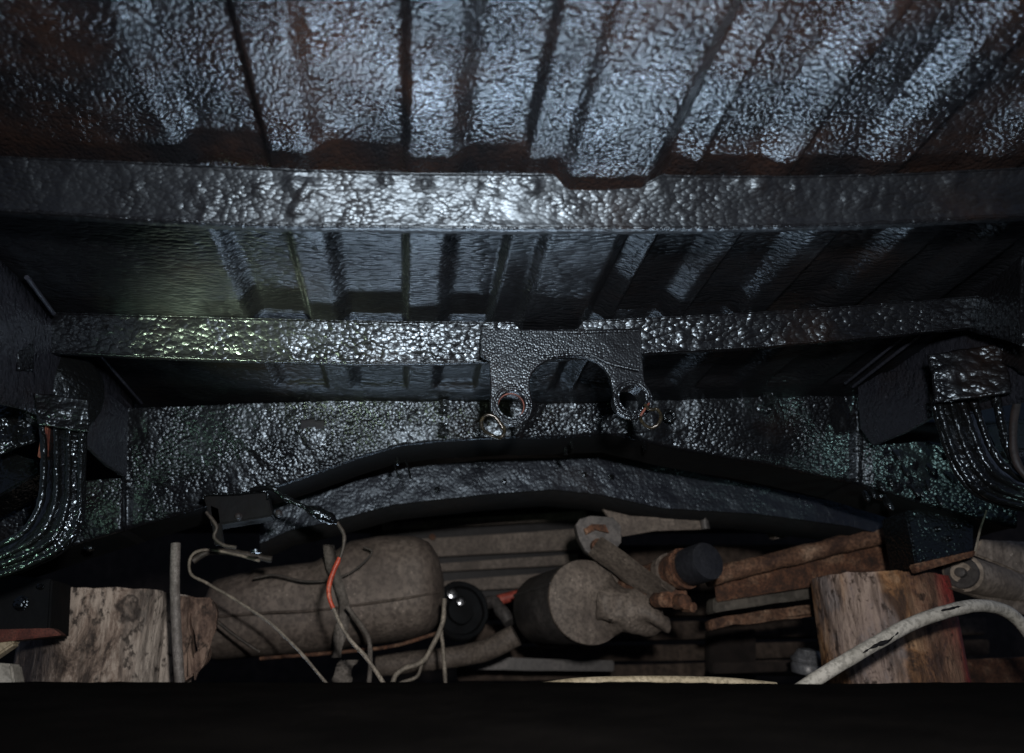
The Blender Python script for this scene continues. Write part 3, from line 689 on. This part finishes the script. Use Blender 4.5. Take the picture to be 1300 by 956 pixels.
tube('heat_shield', [ml(P(u, v, y)) for u, v, y in ((770, 766, 2.04), (792, 772, 2.02), (815, 779, 2.0), (838, 787, 1.98), (848, 789, 1.98))], lambda t: lerp(0.078, 0.026, t ** 1.2), M['taupe'], mu, 26, 10, 0.030, 22, 0.85)
po = [P(u, v, y) for u, v, y in ((790, 752, 2.08), (820, 742, 2.0), (850, 728, 1.92), (880, 718, 1.84))]
tube('outlet_pipe', [ml(p) for p in po], lambda t: lerp(0.05, 0.040, min(1, t * 1.6)), M['rust'], mu, 22, 8, 0.002, 40)
pax = (po[-1] - po[-2]).normalized()
for uv, mt in (((851, 728, 1.915), 'taupe'), ((868, 722, 1.87), 'rust')):
    lathe('clamp', ml(P(*uv)), pax, [(-0.014, 0.041), (-0.014, 0.046), (0.006, 0.047), (0.006, 0.041)], M[mt], mu, 26, 0.0015, 50)
lathe('pipe_cap', ml(P(878, 719, 1.845)), pax, [(-0.005, 0.0425), (0.05, 0.043), (0.056, 0.041), (0.058, 0.03), (0.058, 0.0)], M['capblack'], mu, 30)
for u, v, r in ((842, 762, 0.017), (868, 764, 0.018), (878, 771, 0.012)):
    lathe('clamp_bolt', ml(P(u, v, 1.885)), (0.3, -1, -0.1), [(-0.03, r), (0.006, r), (0.010, r * 0.7)], M['rust'], mu, 12, 0.003, 40)
slab_ = [ml(P(u, v, 1.90)) for u, v in ((838, 752), (872, 746), (874, 768), (842, 772))]
box8('clamp_lug', slab_ + [p + Vector((0, 0.02, 0)) for p in slab_], M['rust'], mu, 0.003, 0.003, 40, 3)

# exhaust hanger
hg = tag(empty('exhaust_hanger', P(760, 710, 2.0)), 'rusty hanger bracket with a flat arm reaching down to the exhaust clamp', 'hanger')
def hl(p): return p - hg.location
def hquad(name, q, y0, y1, th, mat, **k):
    f = [hl(P(u, v, y)) for (u, v), y in zip(q, (y0, y1, y1, y0))]
    return box8(name, f + [p + Vector((0, th, 0)) for p in f], mat, hg, 0.003, **k)
def hplate(name, pts, y, th, mat, holes=()):
    o = P(pts[0][0], pts[0][1], y); X = Vector((1, 0, 0)); Z = Vector((0, 0, 1))
    def lo(u, v): q = P(u, v, y) - o; return (q.x, q.z)
    return plate(name, [lo(*p) for p in pts], [circ(*lo(u, v), r, 14) for u, v, r in holes], hl(o), X, Z, th, mat, hg)
hplate('plate', [(730, 668), (735, 661), (748, 657), (776, 659), (786, 670), (786, 690), (772, 708), (757, 712), (742, 700), (734, 685)], 2.012, 0.03, M['dkgrey'])
hplate('rust_patch', [(742, 672), (752, 666), (768, 667), (772, 676), (756, 672), (744, 678)], 1.984, 0.003, M['rust'])
hplate('stay', [(766, 648), (800, 656), (886, 661), (890, 672), (830, 674), (790, 681), (780, 668)], 2.03, 0.010, M['taupe'])
hquad('arm', [(746, 702), (764, 680), (858, 748), (842, 772)], 1.965, 1.880, 0.014, M['taupe'], lump=0.003, ls=30, cuts=5)
lathe('bolt', hl(P(760, 692, 1.972)), (0, -1, 0), [(-0.03, 0.017), (0, 0.017), (0.002, 0.011), (0.010, 0.010), (0.012, 0.006)], M['rust'], hg, 12)
tube('stud', [hl(P(893, 655, 2.02)), hl(P(896, 672, 2.02))], 0.011, M['dkgrey'], hg, 10)

# ------------------------------------------------------------------ rusty beams at the right
def thing_slab(name, q, y, dep, mat, label, cat, lump=0.003, cuts=6):
    o = slab(name, q, y, dep, mat, None, 0.004, lump=lump, ls=18, cuts=cuts); return tag(o, label, cat)
rb = tag(empty('angle_beam', P(1040, 730, 2.0)), 'rusty brown angle iron beam slanting up behind the right log', 'beam')
def rl(q, y0, y1): return [P(u, v, y) - rb.location for (u, v), y in zip(q, (y0, y1, y1, y0))]
def rbox(name, q, y0, y1, th, mat, lump=0.003):
    f = rl(q, y0, y1); return box8(name, f + [p + Vector((0, th, 0)) for p in f], mat, rb, 0.003, lump, 20, 6)
tube('upper_tube', [P(895, 734, 2.08) - rb.location, P(980, 713, 2.05) - rb.location, P(1070, 691, 2.03) - rb.location, P(1150, 671, 2.0) - rb.location], 0.022, M['rustbeam'], rb, 16, 10, 0.004, 28)
rbox('web', [(908, 741), (1156, 682), (1160, 724), (910, 764)], 2.10, 2.03, 0.010, M['rust'])
rbox('end_plate', [(1132, 680), (1156, 681), (1158, 706), (1132, 706)], 1.99, 1.975, 0.012, M['dkgrey'], 0.001)
rbox('top_strip', [(975, 672), (1040, 658), (1060, 662), (985, 684)], 2.2, 2.16, 0.03, M['taupe'])
thing_slab('plank', [(905, 760), (1045, 738), (1045, 757), (905, 778)], 2.12, 0.05, M['plankgrey'], 'grey dirty plank below the rusty angle beam', 'plank')
fb = thing_slab('flaking_bar', [(900, 786), (1045, 764), (1045, 780), (900, 798)], 2.16, 0.03, M['rustbeam'], 'flaking rusty bar under the grey plank left of the right log', 'bar', 0.008, 8)
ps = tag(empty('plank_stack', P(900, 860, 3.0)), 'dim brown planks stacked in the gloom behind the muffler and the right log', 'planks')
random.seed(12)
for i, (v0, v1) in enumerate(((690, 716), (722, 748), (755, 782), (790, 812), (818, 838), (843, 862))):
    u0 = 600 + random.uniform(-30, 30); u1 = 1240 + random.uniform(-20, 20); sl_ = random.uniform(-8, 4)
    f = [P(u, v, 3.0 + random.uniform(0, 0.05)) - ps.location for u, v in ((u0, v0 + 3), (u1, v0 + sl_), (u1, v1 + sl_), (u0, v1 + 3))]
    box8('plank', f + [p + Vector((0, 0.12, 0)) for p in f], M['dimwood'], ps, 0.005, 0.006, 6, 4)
cp = tag(empty('metal_cup', P(1026, 845, 2.2)), 'small dull grey metal cup on the ground beside the right log', 'cup')
lathe('cup_body', P(1026, 845, 2.2) - cp.location, (0.1, -0.2, 1), [(-0.02, 0.04), (0.0, 0.042), (0.006, 0.038), (0.010, 0.042), (0.018, 0.043), (0.022, 0.036), (0.04, 0.025), (0.045, 0.0)], M['zinc'], cp, 26)
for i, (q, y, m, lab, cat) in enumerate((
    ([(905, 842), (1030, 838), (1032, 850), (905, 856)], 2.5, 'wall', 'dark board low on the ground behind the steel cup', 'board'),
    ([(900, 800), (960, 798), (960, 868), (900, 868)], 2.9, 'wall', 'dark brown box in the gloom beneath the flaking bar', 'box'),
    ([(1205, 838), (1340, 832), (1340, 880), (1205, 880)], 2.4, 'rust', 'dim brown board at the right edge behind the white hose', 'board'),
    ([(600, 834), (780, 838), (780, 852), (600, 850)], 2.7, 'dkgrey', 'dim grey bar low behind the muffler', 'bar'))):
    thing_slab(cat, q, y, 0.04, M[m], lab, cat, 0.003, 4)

# ------------------------------------------------------------------ small round motor, red rod, curved pipe
mo = tag(empty('pump', P(588, 815, 2.35)), 'black round pump with two shiny bolts between tank and muffler', 'pump')
lathe('housing', P(585, 775, 2.38) - mo.location, (0.15, -1, 0.05), [(-0.06, 0.045), (-0.05, 0.082), (0.0, 0.084), (0.006, 0.080), (0.002, 0.070), (-0.012, 0.066), (-0.014, 0.040), (0.004, 0.036), (0.006, 0.0)], M['matte'], mo, 30, 0.004)
for u, v, r in ((574, 753, 0.016), (585, 763, 0.013)):
    lathe('bolt', P(u, v, 2.345) - mo.location, (0.1, -1, 0.2), [(-0.01, r), (0.004, r), (0.006, r * 0.6), (0.012, r * 0.55), (0.013, 0)], M['steel'], mo, 12)
o = tube('red_rod', [P(632, 762, 2.5), P(655, 756, 2.5), P(684, 751, 2.5)], 0.016, M['red'], None, 10); tag(o, 'short red rod left of the muffler', 'rod')
o = tube('joint_fitting', [P(612, 768, 2.5), P(625, 764, 2.46), P(638, 776, 2.42), P(648, 790, 2.4)], 0.020, M['dkgrey'], None, 10, 6, 0.006, 30); tag(o, 'grey lumpy pipe joint below the red rod', 'fitting')
o = tube('exhaust_pipe', [P(480, 846, 2.45), P(540, 838, 2.42), P(590, 832, 2.40), P(625, 822, 2.36), P(655, 806, 2.34)], 0.030, M['taupe'], None, 14, 8, 0.003, 20); tag(o, 'dusty curved exhaust pipe running low between tank and muffler', 'pipe')

# ------------------------------------------------------------------ suspension arm at the right edge
sa = tag(empty('suspension_arm', P(1260, 770, 1.85)), 'pale dusty suspension arm with round bushing at the right edge', 'suspension arm')
def sl(p): return p - sa.location
e0, e1 = P(1221, 727, 1.80), P(1330, 762, 2.05)
lathe('arm_tube', sl(e0), (e1 - e0), [(0, 0.034), (0.006, 0.041), (0.30, 0.043)], M['armpaint'], sa, 26, 0.003, 18)
lathe('bushing', sl(e0), (e0 - e1), [(0.0, 0.036), (0.004, 0.034), (0.004, 0.024), (-0.002, 0.022), (-0.002, 0.012), (0.010, 0.011), (0.012, 0.004)], M['dkgrey'], sa, 22, 0.001)
for nm, q, y0, y1 in (('upper_bracket', [(1236, 704), (1246, 684), (1330, 688), (1330, 742)], 1.83, 1.95), ('lower_bracket', [(1201, 746), (1222, 749), (1330, 770), (1330, 790)], 1.79, 1.95)):
    f = [sl(P(u, v, y)) for (u, v), y in zip(q, (y0, y0, y1, y1))]
    box8(nm, f + [p + Vector((0, 0.012, 0.002)) for p in f], M['armpaint'], sa, 0.004, 0.005, 16, 6)
o = tube('thin_cord', [P(1252, 648, 1.68), P(1245, 670, 1.69), P(1238, 700, 1.7)], 0.0022, M['wire'], None, 6, 6); tag(o, 'thin pale cord hanging above the suspension arm', 'cord')
slab_o = thing_slab('wood_offcut', [(-30, 806), (16, 812), (18, 818), (-30, 850)], 1.58, 0.03, M['cream'], 'pale wood offcut wedged at the left edge under the rail end', 'offcut', 0.001, 2)
slab_o = thing_slab('white_block', [(-40, 840), (14, 843), (20, 880), (-40, 880)], 1.66, 0.05, M['hose'], 'whitish block on the ground at the left edge beside the log', 'block', 0.002, 2)

# ------------------------------------------------------------------ hoses and wires
o = tube('white_hose', [P(u, v, y) for u, v, y in ((990, 893, 1.50), (1030, 866, 1.50), (1075, 838, 1.50), (1120, 812, 1.51), (1160, 791, 1.52), (1200, 777, 1.53), (1240, 769, 1.55), (1275, 775, 1.58), (1302, 798, 1.60), (1335, 845, 1.62))], 0.0120, M['hose'], None, 16, 12, 0.0008, 30)
tag(o, 'dirty white hose arching in front of the right log', 'hose')
tube('split', [P(1095, 829, 1.484), P(1112, 819, 1.484), P(1128, 813, 1.487), (P(1140, 803, 1.49))], lambda t: 0.0028 * math.sin(math.pi * min(0.98, max(0.05, t))), M['black'], o, 6, 6, 0.003, 120)
tube('split', [P(1190, 777, 1.517), P(1205, 773, 1.517), P(1222, 769, 1.524)], lambda t: 0.0022 * math.sin(math.pi * min(0.98, max(0.05, t))), M['black'], o, 6, 6, 0.002, 120)
o = tube('cream_hose', [P(690, 872, 1.45), P(740, 866, 1.45), P(830, 864, 1.45), P(920, 866, 1.46), P(985, 872, 1.47)], 0.008, M['cream'], None, 12, 8); tag(o, 'pale cream hose lying on the ground below the muffler', 'hose')
o = tube('grey_rod', [P(223, 690, 1.70), P(222, 740, 1.70), P(224, 800, 1.70), P(229, 880, 1.70)], 0.0105, M['greyrod'], None, 12, 8, 0.0006, 60); tag(o, 'grey cable standing upright in front of the left log', 'cable')
def wire(pts, y, r, mat, label, n=8):
    r *= 0.78
    o = tube('wire', [P(u, v, y) for u, v in pts], r, mat, None, 8, n, r * 0.25, 60); return tag(o, label, 'wire')
wire([(330, 712), (300, 704), (262, 698), (243, 706), (242, 728), (262, 740), (300, 762), (340, 788), (362, 808), (385, 832), (418, 872)], 1.80, 0.0042, M['wire'], 'long pale wire looping from upper left down across the tank')
wire([(428, 663), (437, 680), (434, 702), (428, 716)], 1.66, 0.005, M['darkwire'], 'dark wire end coming down from the taped hose lump')
wire([(431, 708), (424, 724), (418, 742), (418, 758), (423, 772)], 1.66, 0.0065, M['orange'], 'bright orange-red length of wire in front of the tank')
wire([(423, 772), (432, 792), (446, 814), (466, 836), (490, 872)], 1.66, 0.0055, M['wire'], 'pale wire continuing below the orange-red length to the ground')
wire([(440, 770), (456, 790), (468, 812), (470, 840), (468, 874)], 2.0, 0.0075, M['cloth'], 'thick grey wire hanging right of the orange one')
wire([(322, 734), (350, 730), (385, 738), (420, 736), (450, 724), (472, 702), (462, 694)], 2.08, 0.004, M['darkwire'], 'thin dark wire curling across the top of the tank')
wire([(248, 762), (275, 788), (300, 808), (330, 828)], 2.0, 0.005, M['darkwire'], 'dark wire slanting across the left end of the tank')
wire([(564, 760), (562, 790), (550, 818), (536, 840), (515, 848), (502, 858), (497, 874)], 2.0, 0.0075, M['wire'], 'pale twisted cable hanging down from the right end of the tank')
wire([(560, 800), (563, 830), (566, 874)], 2.02, 0.0062, M['wire'], 'straight pale cable dropping to the ground below the pump')
wire([(536, 840), (530, 858), (512, 866), (500, 872)], 2.01, 0.0055, M['wire'], 'short pale cable loop near the ground under the tank end')
wire([(245, 712), (262, 702), (285, 700), (310, 704), (345, 710)], 1.82, 0.010, M['darkwire'], 'dark bundled cable above the left end of the tank')
